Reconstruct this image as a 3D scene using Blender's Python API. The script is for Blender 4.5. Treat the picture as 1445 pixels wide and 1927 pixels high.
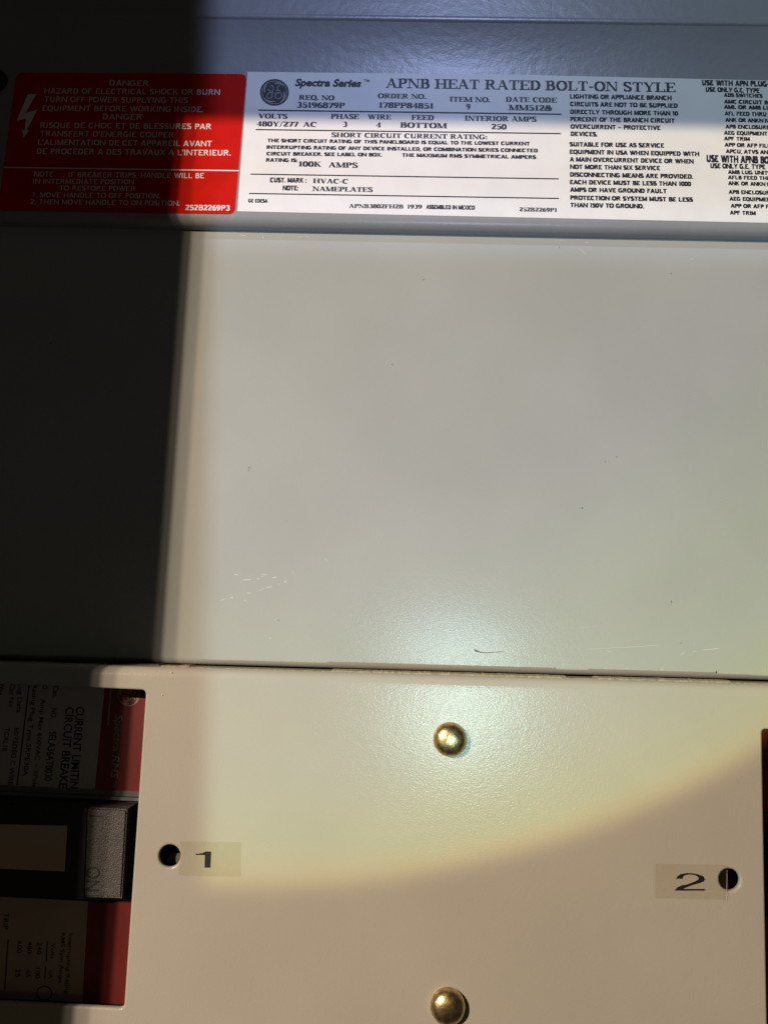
import bpy, bmesh, math, random
from mathutils import Vector, Matrix
random.seed(7)
S = bpy.context.scene
COL = S.collection
for o in list(bpy.data.objects):
    bpy.data.objects.remove(o)

# ------------------------------------------------------------------ frame of the panel
# The panel is vertical and faces -Y.  All building is done in "panel" coordinates:
# x to the right, y up, z out of the panel towards the viewer (metres).
UP = 1.45
PANEL = Matrix.Translation((0, 0, UP)) @ Matrix.Rotation(math.pi / 2, 4, 'X')

# ------------------------------------------------------------------ camera
W, H, F = 1445.0, 1927.0, 1500.0
CZ = 0.270
YAW, PITCH, ROLL = [math.radians(a) for a in (1.253, 8.371, 2.003)]
CROT = (Matrix.Rotation(YAW, 3, 'Y') @ Matrix.Rotation(PITCH, 3, 'X') @ Matrix.Rotation(ROLL, 3, 'Z'))
cam = bpy.data.cameras.new('camera')
cam.sensor_fit = 'VERTICAL'
cam.sensor_height = 36.0
cam.sensor_width = 27.0
cam.lens = 36.0 * F / H
cam.clip_start = 0.005
cam.clip_end = 50
camo = bpy.data.objects.new('camera', cam)
COL.objects.link(camo)
camo.matrix_world = PANEL @ (Matrix.Translation((0, 0, CZ)) @ CROT.to_4x4())
S.camera = camo

def P(px, py, z=0.0):
    """point of the panel plane at height z that the photograph shows at px, py"""
    d = CROT @ Vector((px - W / 2, -(py - H / 2), -F))
    t = (CZ - z) / -d.z
    return Vector((d.x * t, d.y * t, z))

# depth of the three sheets
Z_PLATE, Z_MID, Z_STRIP, Z_BRK = 0.0, -0.020, -0.0140, -0.011

# ------------------------------------------------------------------ world + view
w = bpy.data.worlds.new('World')
S.world = w
w.use_nodes = True
bg = w.node_tree.nodes['Background']
bg.inputs[0].default_value = (1.0, 0.78, 0.60, 1)
bg.inputs[1].default_value = 0.018
S.view_settings.view_transform = 'Standard'
S.view_settings.look = 'None'
S.view_settings.exposure = 0
S.view_settings.gamma = 1
S.view_settings.use_curve_mapping = False

# ------------------------------------------------------------------ the three torches
class NT:
    def __init__(s, tree): s.t = tree
    def n(s, kind, **kw):
        nd = s.t.nodes.new(kind)
        for k, v in kw.items(): setattr(nd, k, v)
        return nd
    def put(s, sock, v):
        if isinstance(v, bpy.types.NodeSocket): s.t.links.new(v, sock)
        else: sock.default_value = v
    def m(s, op, a, b=None, c=None):
        nd = s.n('ShaderNodeMath', operation=op)
        s.put(nd.inputs[0], a)
        if b is not None: s.put(nd.inputs[1], b)
        if c is not None: s.put(nd.inputs[2], c)
        return nd.outputs[0]
    def step(s, x, a, b):
        nd = s.n('ShaderNodeMapRange', interpolation_type='SMOOTHSTEP')
        s.put(nd.inputs[0], x); nd.inputs[1].default_value = a; nd.inputs[2].default_value = b
        return nd.outputs[0]
    def mix(s, f, a, b):
        nd = s.n('ShaderNodeMix', data_type='RGBA')
        s.put(nd.inputs[0], f); s.put(nd.inputs[6], a); s.put(nd.inputs[7], b)
        return nd.outputs[2]

def torch(name, pos, power, color, radius, shape):
    """a spot lamp looking straight at the panel; shape() builds the outline of its beam
    (reflector and bezel) in the lamp's own emission"""
    l = bpy.data.lights.new(name, 'SPOT')
    l.energy = power; l.spot_size = math.radians(165); l.spot_blend = 0.0
    l.shadow_soft_size = radius
    l.use_nodes = True
    t = NT(l.node_tree)
    em = l.node_tree.nodes['Emission']
    tc = t.n('ShaderNodeTexCoord')
    sp = t.n('ShaderNodeSeparateXYZ')
    l.node_tree.links.new(tc.outputs['Normal'], sp.inputs[0])
    az = t.m('MAXIMUM', t.m('ABSOLUTE', sp.outputs[2]), 0.02)
    # point where this ray meets the front plate, in panel metres
    X = t.m('ADD', t.m('MULTIPLY', t.m('DIVIDE', sp.outputs[0], az), pos[2]), pos[0])
    Y = t.m('ADD', t.m('MULTIPLY', t.m('DIVIDE', sp.outputs[1], az), pos[2]), pos[1])
    strength, col = shape(t, X, Y, color)
    t.put(em.inputs[1], strength)
    t.put(em.inputs[0], col)
    o = bpy.data.objects.new(name, l)
    COL.objects.link(o)
    o.matrix_world = PANEL @ Matrix.Translation(pos)
    return o

def plate_point(q, pos):
    """follow the ray lamp -> q down (or up) to the plate plane z = 0"""
    k = pos[2] / (pos[2] - q.z)
    return (pos[0] + (q.x - pos[0]) * k, pos[1] + (q.y - pos[1]) * k)

def side(t, X, Y, a, b):
    """signed distance (m) from the line a-b, positive on the right of a->b"""
    dx, dy = b[0] - a[0], b[1] - a[1]
    L = math.hypot(dx, dy); nx, ny = dy / L, -dx / L
    return t.m('ADD', t.m('ADD', t.m('MULTIPLY', X, nx), t.m('MULTIPLY', Y, ny)), -(nx * a[0] + ny * a[1]))

MM = 0.001
# warm torch, from the left and a little above
B_POS = (-0.80, 0.34, 1.0)
def b_shape(t, X, Y, c):  # stepped left and top shadow edges painted into the emission, nothing blocks this lamp
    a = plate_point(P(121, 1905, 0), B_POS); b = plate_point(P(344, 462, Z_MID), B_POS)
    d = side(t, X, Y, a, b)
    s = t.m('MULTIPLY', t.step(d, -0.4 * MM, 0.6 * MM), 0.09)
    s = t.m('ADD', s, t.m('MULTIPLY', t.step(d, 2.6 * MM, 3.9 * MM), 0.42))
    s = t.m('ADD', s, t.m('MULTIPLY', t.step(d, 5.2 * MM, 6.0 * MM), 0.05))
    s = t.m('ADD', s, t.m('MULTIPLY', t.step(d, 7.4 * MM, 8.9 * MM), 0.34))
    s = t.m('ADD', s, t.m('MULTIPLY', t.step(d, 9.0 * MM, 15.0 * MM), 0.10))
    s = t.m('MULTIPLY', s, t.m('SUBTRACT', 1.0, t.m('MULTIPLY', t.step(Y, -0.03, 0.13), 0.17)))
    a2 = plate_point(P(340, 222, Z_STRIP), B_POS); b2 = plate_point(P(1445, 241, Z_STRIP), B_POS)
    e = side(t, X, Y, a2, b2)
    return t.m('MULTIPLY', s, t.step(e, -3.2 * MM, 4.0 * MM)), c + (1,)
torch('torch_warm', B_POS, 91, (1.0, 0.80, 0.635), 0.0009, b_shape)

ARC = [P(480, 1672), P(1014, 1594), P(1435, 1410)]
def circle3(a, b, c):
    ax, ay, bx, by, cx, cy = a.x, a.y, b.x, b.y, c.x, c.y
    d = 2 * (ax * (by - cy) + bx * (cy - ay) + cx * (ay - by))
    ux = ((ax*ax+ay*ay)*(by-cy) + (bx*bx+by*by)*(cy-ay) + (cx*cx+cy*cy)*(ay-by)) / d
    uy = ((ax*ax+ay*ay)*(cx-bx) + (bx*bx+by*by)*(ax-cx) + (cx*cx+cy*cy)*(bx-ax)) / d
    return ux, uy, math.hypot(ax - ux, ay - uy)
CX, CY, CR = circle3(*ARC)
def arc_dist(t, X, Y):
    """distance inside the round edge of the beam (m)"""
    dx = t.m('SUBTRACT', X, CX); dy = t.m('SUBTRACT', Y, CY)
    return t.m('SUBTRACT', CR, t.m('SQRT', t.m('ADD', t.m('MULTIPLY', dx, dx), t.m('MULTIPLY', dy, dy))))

# cool torch held beside the camera: its mirror image shows on the plate around (868, 1335)
q = P(868, 1330)
A_POS = (q.x * (1 + 0.42 / CZ), q.y * (1 + 0.42 / CZ), 0.42)
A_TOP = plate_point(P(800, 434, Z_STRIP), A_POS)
def a_shape(t, X, Y, c):  # left shadow edge and upper fade are masked into the emission, no real blocker
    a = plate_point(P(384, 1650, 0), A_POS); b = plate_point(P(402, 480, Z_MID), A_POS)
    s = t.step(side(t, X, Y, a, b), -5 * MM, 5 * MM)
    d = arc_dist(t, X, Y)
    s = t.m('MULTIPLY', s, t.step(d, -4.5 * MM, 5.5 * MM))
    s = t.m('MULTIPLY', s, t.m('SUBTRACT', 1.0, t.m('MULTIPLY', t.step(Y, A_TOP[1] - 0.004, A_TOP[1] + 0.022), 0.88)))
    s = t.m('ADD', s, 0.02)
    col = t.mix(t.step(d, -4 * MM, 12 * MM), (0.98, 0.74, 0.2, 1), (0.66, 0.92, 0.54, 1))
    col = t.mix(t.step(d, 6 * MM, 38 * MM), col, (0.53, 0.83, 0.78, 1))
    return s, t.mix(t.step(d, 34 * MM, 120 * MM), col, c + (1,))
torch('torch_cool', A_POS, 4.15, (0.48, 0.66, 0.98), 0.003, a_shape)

# bluish torch further up: its mirror image shows on the top strip around (862, 60)
q = P(860, 62, Z_STRIP)
kk = (0.80 - Z_STRIP) / (CZ - Z_STRIP)
C_POS = (q.x * (1 + kk), q.y * (1 + kk), 0.80)
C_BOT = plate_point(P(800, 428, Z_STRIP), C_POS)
def c_shape(t, X, Y, c):  # left shadow edge and cut-off below the strip are drawn in the emission
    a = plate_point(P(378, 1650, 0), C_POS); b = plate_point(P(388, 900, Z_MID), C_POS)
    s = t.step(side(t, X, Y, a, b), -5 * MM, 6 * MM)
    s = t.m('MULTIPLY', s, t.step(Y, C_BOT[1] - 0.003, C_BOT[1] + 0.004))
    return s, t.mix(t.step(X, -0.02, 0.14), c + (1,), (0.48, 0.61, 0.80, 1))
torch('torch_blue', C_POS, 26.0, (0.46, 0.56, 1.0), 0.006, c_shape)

# ------------------------------------------------------------------ materials
def material(name, color, rough=0.5, metal=0.0, spec=0.5, bump=None, vary=None, coat=0.0):
    m = bpy.data.materials.new(name); m.use_nodes = True
    t = NT(m.node_tree); b = m.node_tree.nodes['Principled BSDF']
    b.inputs['Base Color'].default_value = tuple(color) + (1,)
    b.inputs['Roughness'].default_value = rough
    b.inputs['Metallic'].default_value = metal
    b.inputs['Specular IOR Level'].default_value = spec
    b.inputs['Coat Weight'].default_value = coat
    b.inputs['Coat Roughness'].default_value = 0.15
    tc = t.n('ShaderNodeTexCoord')
    if vary:
        scale, amt = vary
        nz = t.n('ShaderNodeTexNoise'); nz.inputs['Scale'].default_value = scale
        nz.inputs['Detail'].default_value = 5
        m.node_tree.links.new(tc.outputs['Object'], nz.inputs['Vector'])
        lo = tuple(x * (1 - amt) for x in color) + (1,); hi = tuple(min(1, x * (1 + amt)) for x in color) + (1,)
        m.node_tree.links.new(t.mix(t.step(nz.outputs[0], 0.3, 0.7), lo, hi), b.inputs['Base Color'])
    if bump:
        last = None
        for scale, strength, dist in bump:
            nz = t.n('ShaderNodeTexNoise'); nz.inputs['Scale'].default_value = scale
            nz.inputs['Detail'].default_value = 2
            m.node_tree.links.new(tc.outputs['Object'], nz.inputs['Vector'])
            bp = t.n('ShaderNodeBump'); bp.inputs['Strength'].default_value = strength
            bp.inputs['Distance'].default_value = dist
            m.node_tree.links.new(nz.outputs[0], bp.inputs['Height'])
            if last: m.node_tree.links.new(last, bp.inputs['Normal'])
            last = bp.outputs[0]
        m.node_tree.links.new(last, b.inputs['Normal'])
    return m

PEEL = [(520, 0.05, 0.0005), (2100, 0.27, 0.00018)]
M_PLATE = material('beige_paint_front', (0.405, 0.385, 0.325), 0.22, spec=0.22, bump=PEEL, vary=(22, 0.03))
M_MID = material('beige_paint_rear', (0.372, 0.388, 0.345), 0.22, spec=0.20, bump=PEEL, vary=(18, 0.035))
M_STRIP = material('grey_paint', (0.255, 0.262, 0.255), 0.33, spec=0.34, bump=[(260, 0.12, 0.0009), (1300, 0.14, 0.00025)], vary=(25, 0.03))
M_DARK = material('bare_dark_steel', (0.012, 0.012, 0.012), 0.7)
M_PAPER = material('label_paper', (0.75, 0.76, 0.69), 0.45, spec=0.35, vary=(70, 0.03), bump=[(300, 0.05, 0.0003)])
M_INK = material('black_ink', (0.012, 0.013, 0.016), 0.5, spec=0.3)
M_RED = material('red_label_film', (0.52, 0.008, 0.003), 0.55, spec=0.05, vary=(90, 0.08))
M_WHITE = material('white_ink', (0.74, 0.72, 0.70), 0.5, spec=0.3)
M_BRASS = material('yellow_zinc', (0.60, 0.465, 0.24), 0.35, metal=1.0, vary=(700, 0.35), bump=[(1400, 0.25, 0.0003)])
M_BLACK = material('black_moulding', (0.015, 0.015, 0.016), 0.5, vary=(60, 0.2))
M_GRAIN = material('grained_grey_plastic', (0.068, 0.064, 0.058), 0.44, spec=0.4, bump=[(2300, 1.0, 0.0004)])
M_RAIL = material('grey_moulding', (0.13, 0.13, 0.125), 0.35, spec=0.5)
M_SPEC = material('rating_label_film', (0.46, 0.385, 0.37), 0.5, vary=(40, 0.05))
M_BAND = material('maroon_band_film', (0.21, 0.028, 0.022), 0.38, spec=0.5, vary=(60, 0.08))
M_GREYPRINT = material('worn_emblem_print', (0.30, 0.29, 0.28), 0.5)
M_PALE = material('pale_grey_ink', (0.36, 0.30, 0.26), 0.5)
M_WINDOW = material('tan_plastic', (0.52, 0.40, 0.32), 0.5)
M_SCRATCH = material('bare_scratch', (0.56, 0.55, 0.48), 0.5)
M_NICK = material('rust_nick', (0.16, 0.075, 0.045), 0.8)
M_SPECK = material('dark_speck', (0.03, 0.03, 0.03), 0.8)
M_DUST = material('settled_dust', (0.31, 0.275, 0.19), 0.95, spec=0.1, vary=(900, 0.25))
M_CRUMB = material('pale_crumb', (0.9, 0.86, 0.78), 0.6)
M_STEELIN = material('threaded_stud', (0.10, 0.095, 0.085), 0.4)

def tape_material():
    m = bpy.data.materials.new('clear_tape'); m.use_nodes = True
    nt = m.node_tree; t = NT(nt)
    nt.nodes.remove(nt.nodes['Principled BSDF'])
    out = nt.nodes['Material Output']
    tr = t.n('ShaderNodeBsdfTransparent'); tr.inputs[0].default_value = (0.997, 0.993, 0.97, 1)
    df = t.n('ShaderNodeBsdfDiffuse'); df.inputs[0].default_value = (0.45, 0.39, 0.26, 1)
    gl = t.n('ShaderNodeBsdfGlossy'); gl.inputs[0].default_value = (1, 1, 1, 1); gl.inputs[1].default_value = 0.25
    tc = t.n('ShaderNodeTexCoord')
    nz = t.n('ShaderNodeTexNoise'); nz.inputs['Scale'].default_value = 120; nz.inputs['Detail'].default_value = 4
    nt.links.new(tc.outputs['Object'], nz.inputs[0])
    f = t.m('ADD', t.m('MULTIPLY', t.step(nz.outputs[0], 0.45, 0.75), 0.025), 0.008)
    m1 = t.n('ShaderNodeMixShader'); nt.links.new(f, m1.inputs[0]); nt.links.new(tr.outputs[0], m1.inputs[1]); nt.links.new(df.outputs[0], m1.inputs[2])
    m2 = t.n('ShaderNodeMixShader'); m2.inputs[0].default_value = 0.03
    nt.links.new(m1.outputs[0], m2.inputs[1]); nt.links.new(gl.outputs[0], m2.inputs[2])
    nt.links.new(m2.outputs[0], out.inputs[0])
    return m
M_TAPE = tape_material()
M_TAPEEDGE = material('tape_edge', (0.50, 0.46, 0.38), 0.3, spec=0.5)

# ------------------------------------------------------------------ object helpers
def mesh_from(name, verts, faces):
    me = bpy.data.meshes.new(name)
    me.from_pydata([tuple(v) for v in verts], [], faces)
    me.update()
    return me

class Thing:
    """a top-level Empty at anchor (panel coordinates) or, with mesh, a top-level mesh"""
    def __init__(s, name, label, cat, anchor, group=None):
        s.anchor = Vector(anchor)
        s.o = bpy.data.objects.new(name, None)
        s.o.empty_display_size = 0.01
        COL.objects.link(s.o)
        s.o.matrix_world = PANEL @ Matrix.Translation(s.anchor)
        s.o['label'] = label; s.o['category'] = cat
        if group: s.o['group'] = group
    def part(s, name, me, mat, parent=None, smooth=False, label=None):
        """me in panel coordinates"""
        me.transform(Matrix.Translation(-s.anchor))
        me.materials.clear(); me.materials.append(mat)
        if smooth:
            for p in me.polygons: p.use_smooth = True
        ob = bpy.data.objects.new(name, me)
        COL.objects.link(ob)
        ob.parent = parent or s.o
        if label: ob['label'] = label
        return ob

def single(name, label, cat, anchor, me, mat, group=None, smooth=False, kind=None):
    anchor = Vector(anchor)
    me.transform(Matrix.Translation(-anchor)); me.materials.clear(); me.materials.append(mat)
    if smooth:
        for p in me.polygons: p.use_smooth = True
    o = bpy.data.objects.new(name, me); COL.objects.link(o)
    o.matrix_world = PANEL @ Matrix.Translation(anchor)
    if label: o['label'] = label
    if cat: o['category'] = cat
    if group: o['group'] = group
    if kind: o['kind'] = kind
    return o

def sheet(loops, z0, z1, bevel=0.0, res=3):
    """flat sheet with holes between z0 and z1, edges rounded by bevel; loops[0] is the outline"""
    cu = bpy.data.curves.new('tmp', 'CURVE'); cu.dimensions = '2D'; cu.fill_mode = 'BOTH'
    for lp in loops:
        sp = cu.splines.new('POLY'); sp.points.add(len(lp) - 1)
        for i, p in enumerate(lp): sp.points[i].co = (p[0], p[1], 0, 1)
        sp.use_cyclic_u = True
    cu.bevel_depth = bevel; cu.bevel_resolution = res; cu.offset = -bevel
    cu.extrude = max((z1 - z0) / 2 - bevel, 1e-6)
    ob = bpy.data.objects.new('tmp', cu); COL.objects.link(ob)
    me = bpy.data.meshes.new_from_object(ob)
    bpy.data.objects.remove(ob); bpy.data.curves.remove(cu)
    me.transform(Matrix.Translation((0, 0, (z0 + z1) / 2)))
    return me

def rounded(pts, r, n=5):
    """round the corners of a polygon"""
    out = []
    N = len(pts)
    for i in range(N):
        p = Vector(pts[i][:2]); a = Vector(pts[i - 1][:2]); b = Vector(pts[(i + 1) % N][:2])
        rr = r[i] if isinstance(r, (list, tuple)) else r
        if rr <= 0: out.append(p); continue
        u = (a - p).normalized(); v = (b - p).normalized()
        for k in range(n + 1):
            s = k / n
            out.append((p + u * rr) * (1 - s) ** 2 + p * 2 * s * (1 - s) + (p + v * rr) * s ** 2)
    return out

def ring_pts(c, r, n=40, ry=None):
    return [Vector((c[0] + r * math.cos(2 * math.pi * k / n), c[1] + (ry or r) * math.sin(2 * math.pi * k / n))) for k in range(n)]

def pxloop(pts, z):
    return [P(x, y, z) for x, y in pts]

def profile_x(prof, x0, x1, skew, n=1, z_back=None):
    """sweep a (y, z) profile along x; skew = dy/dx of the run"""
    v, f = [], []
    for i in range(n + 1):
        x = x0 + (x1 - x0) * i / n
        for (y, z) in prof: v.append((x, y + skew * x, z))
    m = len(prof)
    for i in range(n):
        for j in range(m - 1):
            a = i * m + j
            f.append((a, a + m, a + m + 1, a + 1))
    return mesh_from('sweep', v, f)

def prism(poly, z0, z1, shrink=0):
    n = len(poly)
    v = [(p[0], p[1], z0) for p in poly] + [(p[0], p[1], z1) for p in poly]
    f = [tuple(range(n))[::-1], tuple(range(n, 2 * n))] + [(i, (i + 1) % n, n + (i + 1) % n, n + i) for i in range(n)]
    return mesh_from('prism', v, f)

def join(meshes):
    v, f = [], []
    for me in meshes:
        b = len(v)
        v += [tuple(q.co) for q in me.vertices]
        f += [tuple(b + i for i in p.vertices) for p in me.polygons]
        bpy.data.meshes.remove(me)
    return mesh_from('joined', v, f)

def recalc(me):
    bm = bmesh.new(); bm.from_mesh(me); bmesh.ops.remove_doubles(bm, verts=bm.verts, dist=1e-7)
    bmesh.ops.recalc_face_normals(bm, faces=bm.faces); bm.to_mesh(me); bm.free(); return me

# ------------------------------------------------------------------ lettering
# sans: the built-in font.  serif: a broad-nib stroke alphabet drawn here.
def arcp(cx, cy, rx, ry, a0, a1, n=12):
    return [(cx + rx * math.cos(math.radians(a0 + (a1 - a0) * i / n)), cy + ry * math.sin(math.radians(a0 + (a1 - a0) * i / n))) for i in range(n + 1)]
TK, TN, SF = 0.215, 0.095, 0.13   # thick, thin, serif reach
def V_(x, a=0, b=1, m='T'): return (m, [(x, a), (x, b)])
def B_(x, y, l=SF, r=SF): return ('s', [(x - l, y), (x + r, y)])
hh = TN / 2
def stem(x, m='T', top=True, bot=True):
    s = [V_(x, 0, 1, m)]
    if top: s.append(B_(x, 1 - hh, SF + TK / 2, SF + TK / 2))
    if bot: s.append(B_(x, hh, SF + TK / 2, SF + TK / 2))
    return s
SER = {
 'A': (0.98, [('t', [(0.14, 0), (0.46, 1)]), ('D', [(0.46, 1), (0.80, 0)]), ('h', [(0.24, 0.33), (0.68, 0.33)]), B_(0.14, hh), B_(0.82, hh, .17, .15)]),
 'B': (0.86, stem(0.22) + [('a', [(0.22, 1 - hh), (0.42, 1 - hh)] + arcp(0.42, 0.755, 0.22, 0.21, 90, -90) + [(0.22, 0.54)]), ('a', [(0.22, 0.52), (0.45, 0.52)] + arcp(0.45, 0.28, 0.26, 0.245, 90, -90) + [(0.22, hh)])]),
 'C': (0.90, [('a', arcp(0.48, 0.5, 0.34, 0.46, 50, 310, 24)), V_(0.77, 0.68, 0.97, 'q')]),
 'D': (0.96, stem(0.22) + [('a', [(0.22, 1 - hh), (0.40, 1 - hh)] + arcp(0.42, 0.5, 0.36, 0.4625, 90, -90, 18) + [(0.22, hh)])]),
 'E': (0.84, stem(0.22) + [('h', [(0.22, 1 - hh), (0.76, 1 - hh)]), ('h', [(0.22, 0.52), (0.58, 0.52)]), ('h', [(0.22, hh), (0.78, hh)]), V_(0.75, 0.72, 1, 'q'), V_(0.77, 0, 0.28, 'q'), V_(0.58, .40, .64, 'q')]),
 'F': (0.80, stem(0.22) + [('h', [(0.22, 1 - hh), (0.74, 1 - hh)]), ('h', [(0.22, 0.52), (0.58, 0.52)]), V_(0.73, 0.72, 1, 'q'), V_(0.58, .40, .64, 'q')]),
 'G': (0.98, [('a', arcp(0.48, 0.5, 0.34, 0.46, 50, 318, 24)), V_(0.77, 0.68, 0.97, 'q'), V_(0.76, 0.08, 0.44), B_(0.76, 0.44, .2, .18)]),
 'H': (1.06, stem(0.22) + stem(0.84) + [('h', [(0.22, 0.5), (0.84, 0.5)])]),
 'I': (0.50, stem(0.25)),
 'J': (0.6, stem(0.4, bot=False)),
 'K': (1.0, stem(0.22) + [('t', [(0.28, 0.40), (0.76, 1)]), ('D', [(0.44, 0.58), (0.80, 0)]), B_(0.76, 1 - hh), B_(0.82, hh, .17, .15)]),
 'L': (0.82, stem(0.22) + [('h', [(0.22, hh), (0.76, hh)]), V_(0.75, 0, 0.32, 'q')]),
 'M': (1.22, stem(0.16, 't') + stem(1.04) + [('D', [(0.18, 1), (0.58, 0.02)]), ('t', [(0.58, 0.02), (1.0, 1)])]),
 'N': (1.02, stem(0.16, 't') + [V_(0.86, 0, 1, 't'), B_(0.86, 1 - hh), ('D', [(0.16, 1), (0.86, 0.0)])]),
 'O': (0.98, [('a', arcp(0.49, 0.5, 0.36, 0.4625, 0, 360, 32))]),
 'P': (0.82, stem(0.22) + [('a', [(0.22, 1 - hh), (0.42, 1 - hh)] + arcp(0.42, 0.73, 0.25, 0.235, 90, -90) + [(0.22, 0.49)])]),
 'Q': (0.98, [('a', arcp(0.49, 0.5, 0.36, 0.4625, 0, 360, 32)), ('D', [(0.5, 0.2), (0.84, -0.16)])]),
 'R': (0.98, stem(0.22) + [('a', [(0.22, 1 - hh), (0.44, 1 - hh)] + arcp(0.44, 0.75, 0.24, 0.215, 90, -90) + [(0.22, 0.53)]), ('D', [(0.46, 0.53), (0.78, 0.03)]), B_(0.84, hh, .1, .1)]),
 'S': (0.76, [('a', arcp(0.38, 0.745, 0.23, 0.22, 30, 200, 14) + [(0.26, 0.60), (0.50, 0.44)] + arcp(0.38, 0.265, 0.25, 0.23, 30, -155, 14)), V_(0.62, 0.70, 0.98, 'q'), V_(0.13, 0.02, 0.32, 'q')]),
 'T': (0.88, [V_(0.44), B_(0.44, hh, .23, .23), ('h', [(0.08, 1 - hh), (0.80, 1 - hh)]), V_(0.09, 0.70, 1, 'q'), V_(0.79, 0.70, 1, 'q')]),
 'U': (1.02, [('T', [(0.24, 0.3), (0.24, 1)]), ('a', arcp(0.51, 0.32, 0.27, 0.28, 180, 360, 14)), V_(0.78, 0.32, 1, 't'), B_(0.24, 1 - hh, .22, .22), B_(0.78, 1 - hh)]),
 'V': (0.98, [('D', [(0.20, 1), (0.52, 0)]), ('t', [(0.52, 0), (0.84, 1)]), B_(0.18, 1 - hh, .15, .17), B_(0.84, 1 - hh)]),
 'W': (1.36, [('D', [(0.18, 1), (0.46, 0)]), ('t', [(0.46, 0), (0.68, 1)]), ('D', [(0.66, 1), (0.94, 0)]), ('t', [(0.94, 0), (1.2, 1)]), B_(0.16, 1 - hh, .15, .17), B_(0.66, 1 - hh, .1, .1), B_(1.2, 1 - hh)]),
 'Y': (0.96, [V_(0.48, 0, 0.46), B_(0.48, hh, .23, .23), ('D', [(0.17, 1), (0.48, 0.42)]), ('t', [(0.48, 0.42), (0.82, 1)]), B_(0.16, 1 - hh, .14, .18), B_(0.82, 1 - hh)]),
 '0': (0.72, [('a', arcp(0.36, 0.5, 0.24, 0.4625, 0, 360, 28))]),
 '1': (0.56, [V_(0.30), B_(0.30, hh, .22, .22), ('t', [(0.10, 0.84), (0.30, 0.97)])]),
 '2': (0.72, [('a', arcp(0.35, 0.74, 0.22, 0.22, 165, -20, 14) + [(0.12, 0.06)]), ('T2', [(0.10, 0.07), (0.62, 0.07)]), V_(0.62, 0, 0.26, 'q')]),
 '3': (0.72, [('a', arcp(0.34, 0.755, 0.20, 0.21, 150, -90, 14)), ('a', arcp(0.34, 0.28, 0.24, 0.245, 90, -150, 16))]),
 '4': (0.74, [V_(0.50), B_(0.50, hh, .2, .2), ('t', [(0.46, 0.98), (0.06, 0.28)]), ('h', [(0.04, 0.28), (0.70, 0.28)])]),
 '5': (0.72, [('T2', [(0.18, 0.93), (0.60, 0.93)]), V_(0.18, 0.5, 0.96, 't'), ('a', [(0.18, 0.52)] + arcp(0.34, 0.31, 0.24, 0.275, 110, -150, 16))]),
 '6': (0.72, [('a', arcp(0.37, 0.30, 0.22, 0.265, 0, 360, 20)), ('a', arcp(0.56, 0.34, 0.42, 0.62, 90, 185, 10))]),
 '7': (0.68, [('T2', [(0.08, 0.93), (0.62, 0.93)]), V_(0.09, 0.72, 0.96, 'q'), ('D', [(0.60, 0.92), (0.28, 0)])]),
 '8': (0.72, [('a', arcp(0.36, 0.755, 0.20, 0.21, 0, 360, 20)), ('a', arcp(0.36, 0.28, 0.23, 0.245, 0, 360, 20))]),
 '9': (0.72, [('a', arcp(0.35, 0.70, 0.22, 0.265, 0, 360, 20)), ('a', arcp(0.16, 0.66, 0.42, 0.62, 5, -90, 10))]),
 '.': (0.34, [('T', [(0.16, 0), (0.16, 0.2)])]),
 ':': (0.36, [('T', [(0.17, 0), (0.17, 0.2)]), ('T', [(0.17, 0.5), (0.17, 0.7)])]),
 '-': (0.46, [('T2', [(0.06, 0.40), (0.40, 0.40)])]),
 '/': (0.50, [('t', [(0.06, -0.05), (0.44, 1.05)])]),
 '&': (1.0, [('a', arcp(0.42, 0.77, 0.17, 0.19, -60, 220, 16) + [(0.78, 0.04)]), ('a', arcp(0.36, 0.27, 0.24, 0.24, 120, 345, 14) + [(0.82, 0.52)]), B_(0.80, 0.52)]),
 ',': (0.30, [('T', [(0.11, -0.12), (0.17, 0.10)])]),
 "'": (0.26, [('T', [(0.13, 0.70), (0.13, 1.0)])]),
 '\u2013': (0.80, [('T2', [(0.08, 0.40), (0.72, 0.40)])]),
 'X': (0.96, [('D', [(0.14, 1), (0.82, 0)]), ('t', [(0.14, 0), (0.82, 1)])]),
 'Z': (0.84, [('T2', [(0.10, 0.93), (0.74, 0.93)]), ('D', [(0.68, 0.9), (0.16, 0.1)]), ('T2', [(0.10, 0.07), (0.76, 0.07)])]),
 ' ': (0.42, []),
}
# sans overrides of letters whose serif skeleton would look odd without serifs
SAN = {
 'G': (0.98, [('a', arcp(0.48, 0.5, 0.34, 0.4625, 48, 330, 24)), ('h', [(0.52, 0.44), (0.86, 0.44)]), ('T', [(0.79, 0.1), (0.79, 0.44)])]),
 'C': (0.92, [('a', arcp(0.48, 0.5, 0.34, 0.4625, 48, 312, 24))]),
 'M': (1.12, [('T', [(0.18, 0), (0.18, 1)]), ('T', [(0.94, 0), (0.94, 1)]), ('T', [(0.20, 1), (0.56, 0.06)]), ('T', [(0.56, 0.06), (0.92, 1)])]),
 'A': (0.94, [('T', [(0.14, 0), (0.47, 1)]), ('T', [(0.47, 1), (0.80, 0)]), ('h', [(0.26, 0.28), (0.68, 0.28)])]),
 'I': (0.42, [('T', [(0.21, 0), (0.21, 1)])]),
 'J': (0.7, [('T', [(0.52, 0.3), (0.52, 1)]), ('a', arcp(0.34, 0.3, 0.18, 0.26, 0, -180, 10))]),
}
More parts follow.
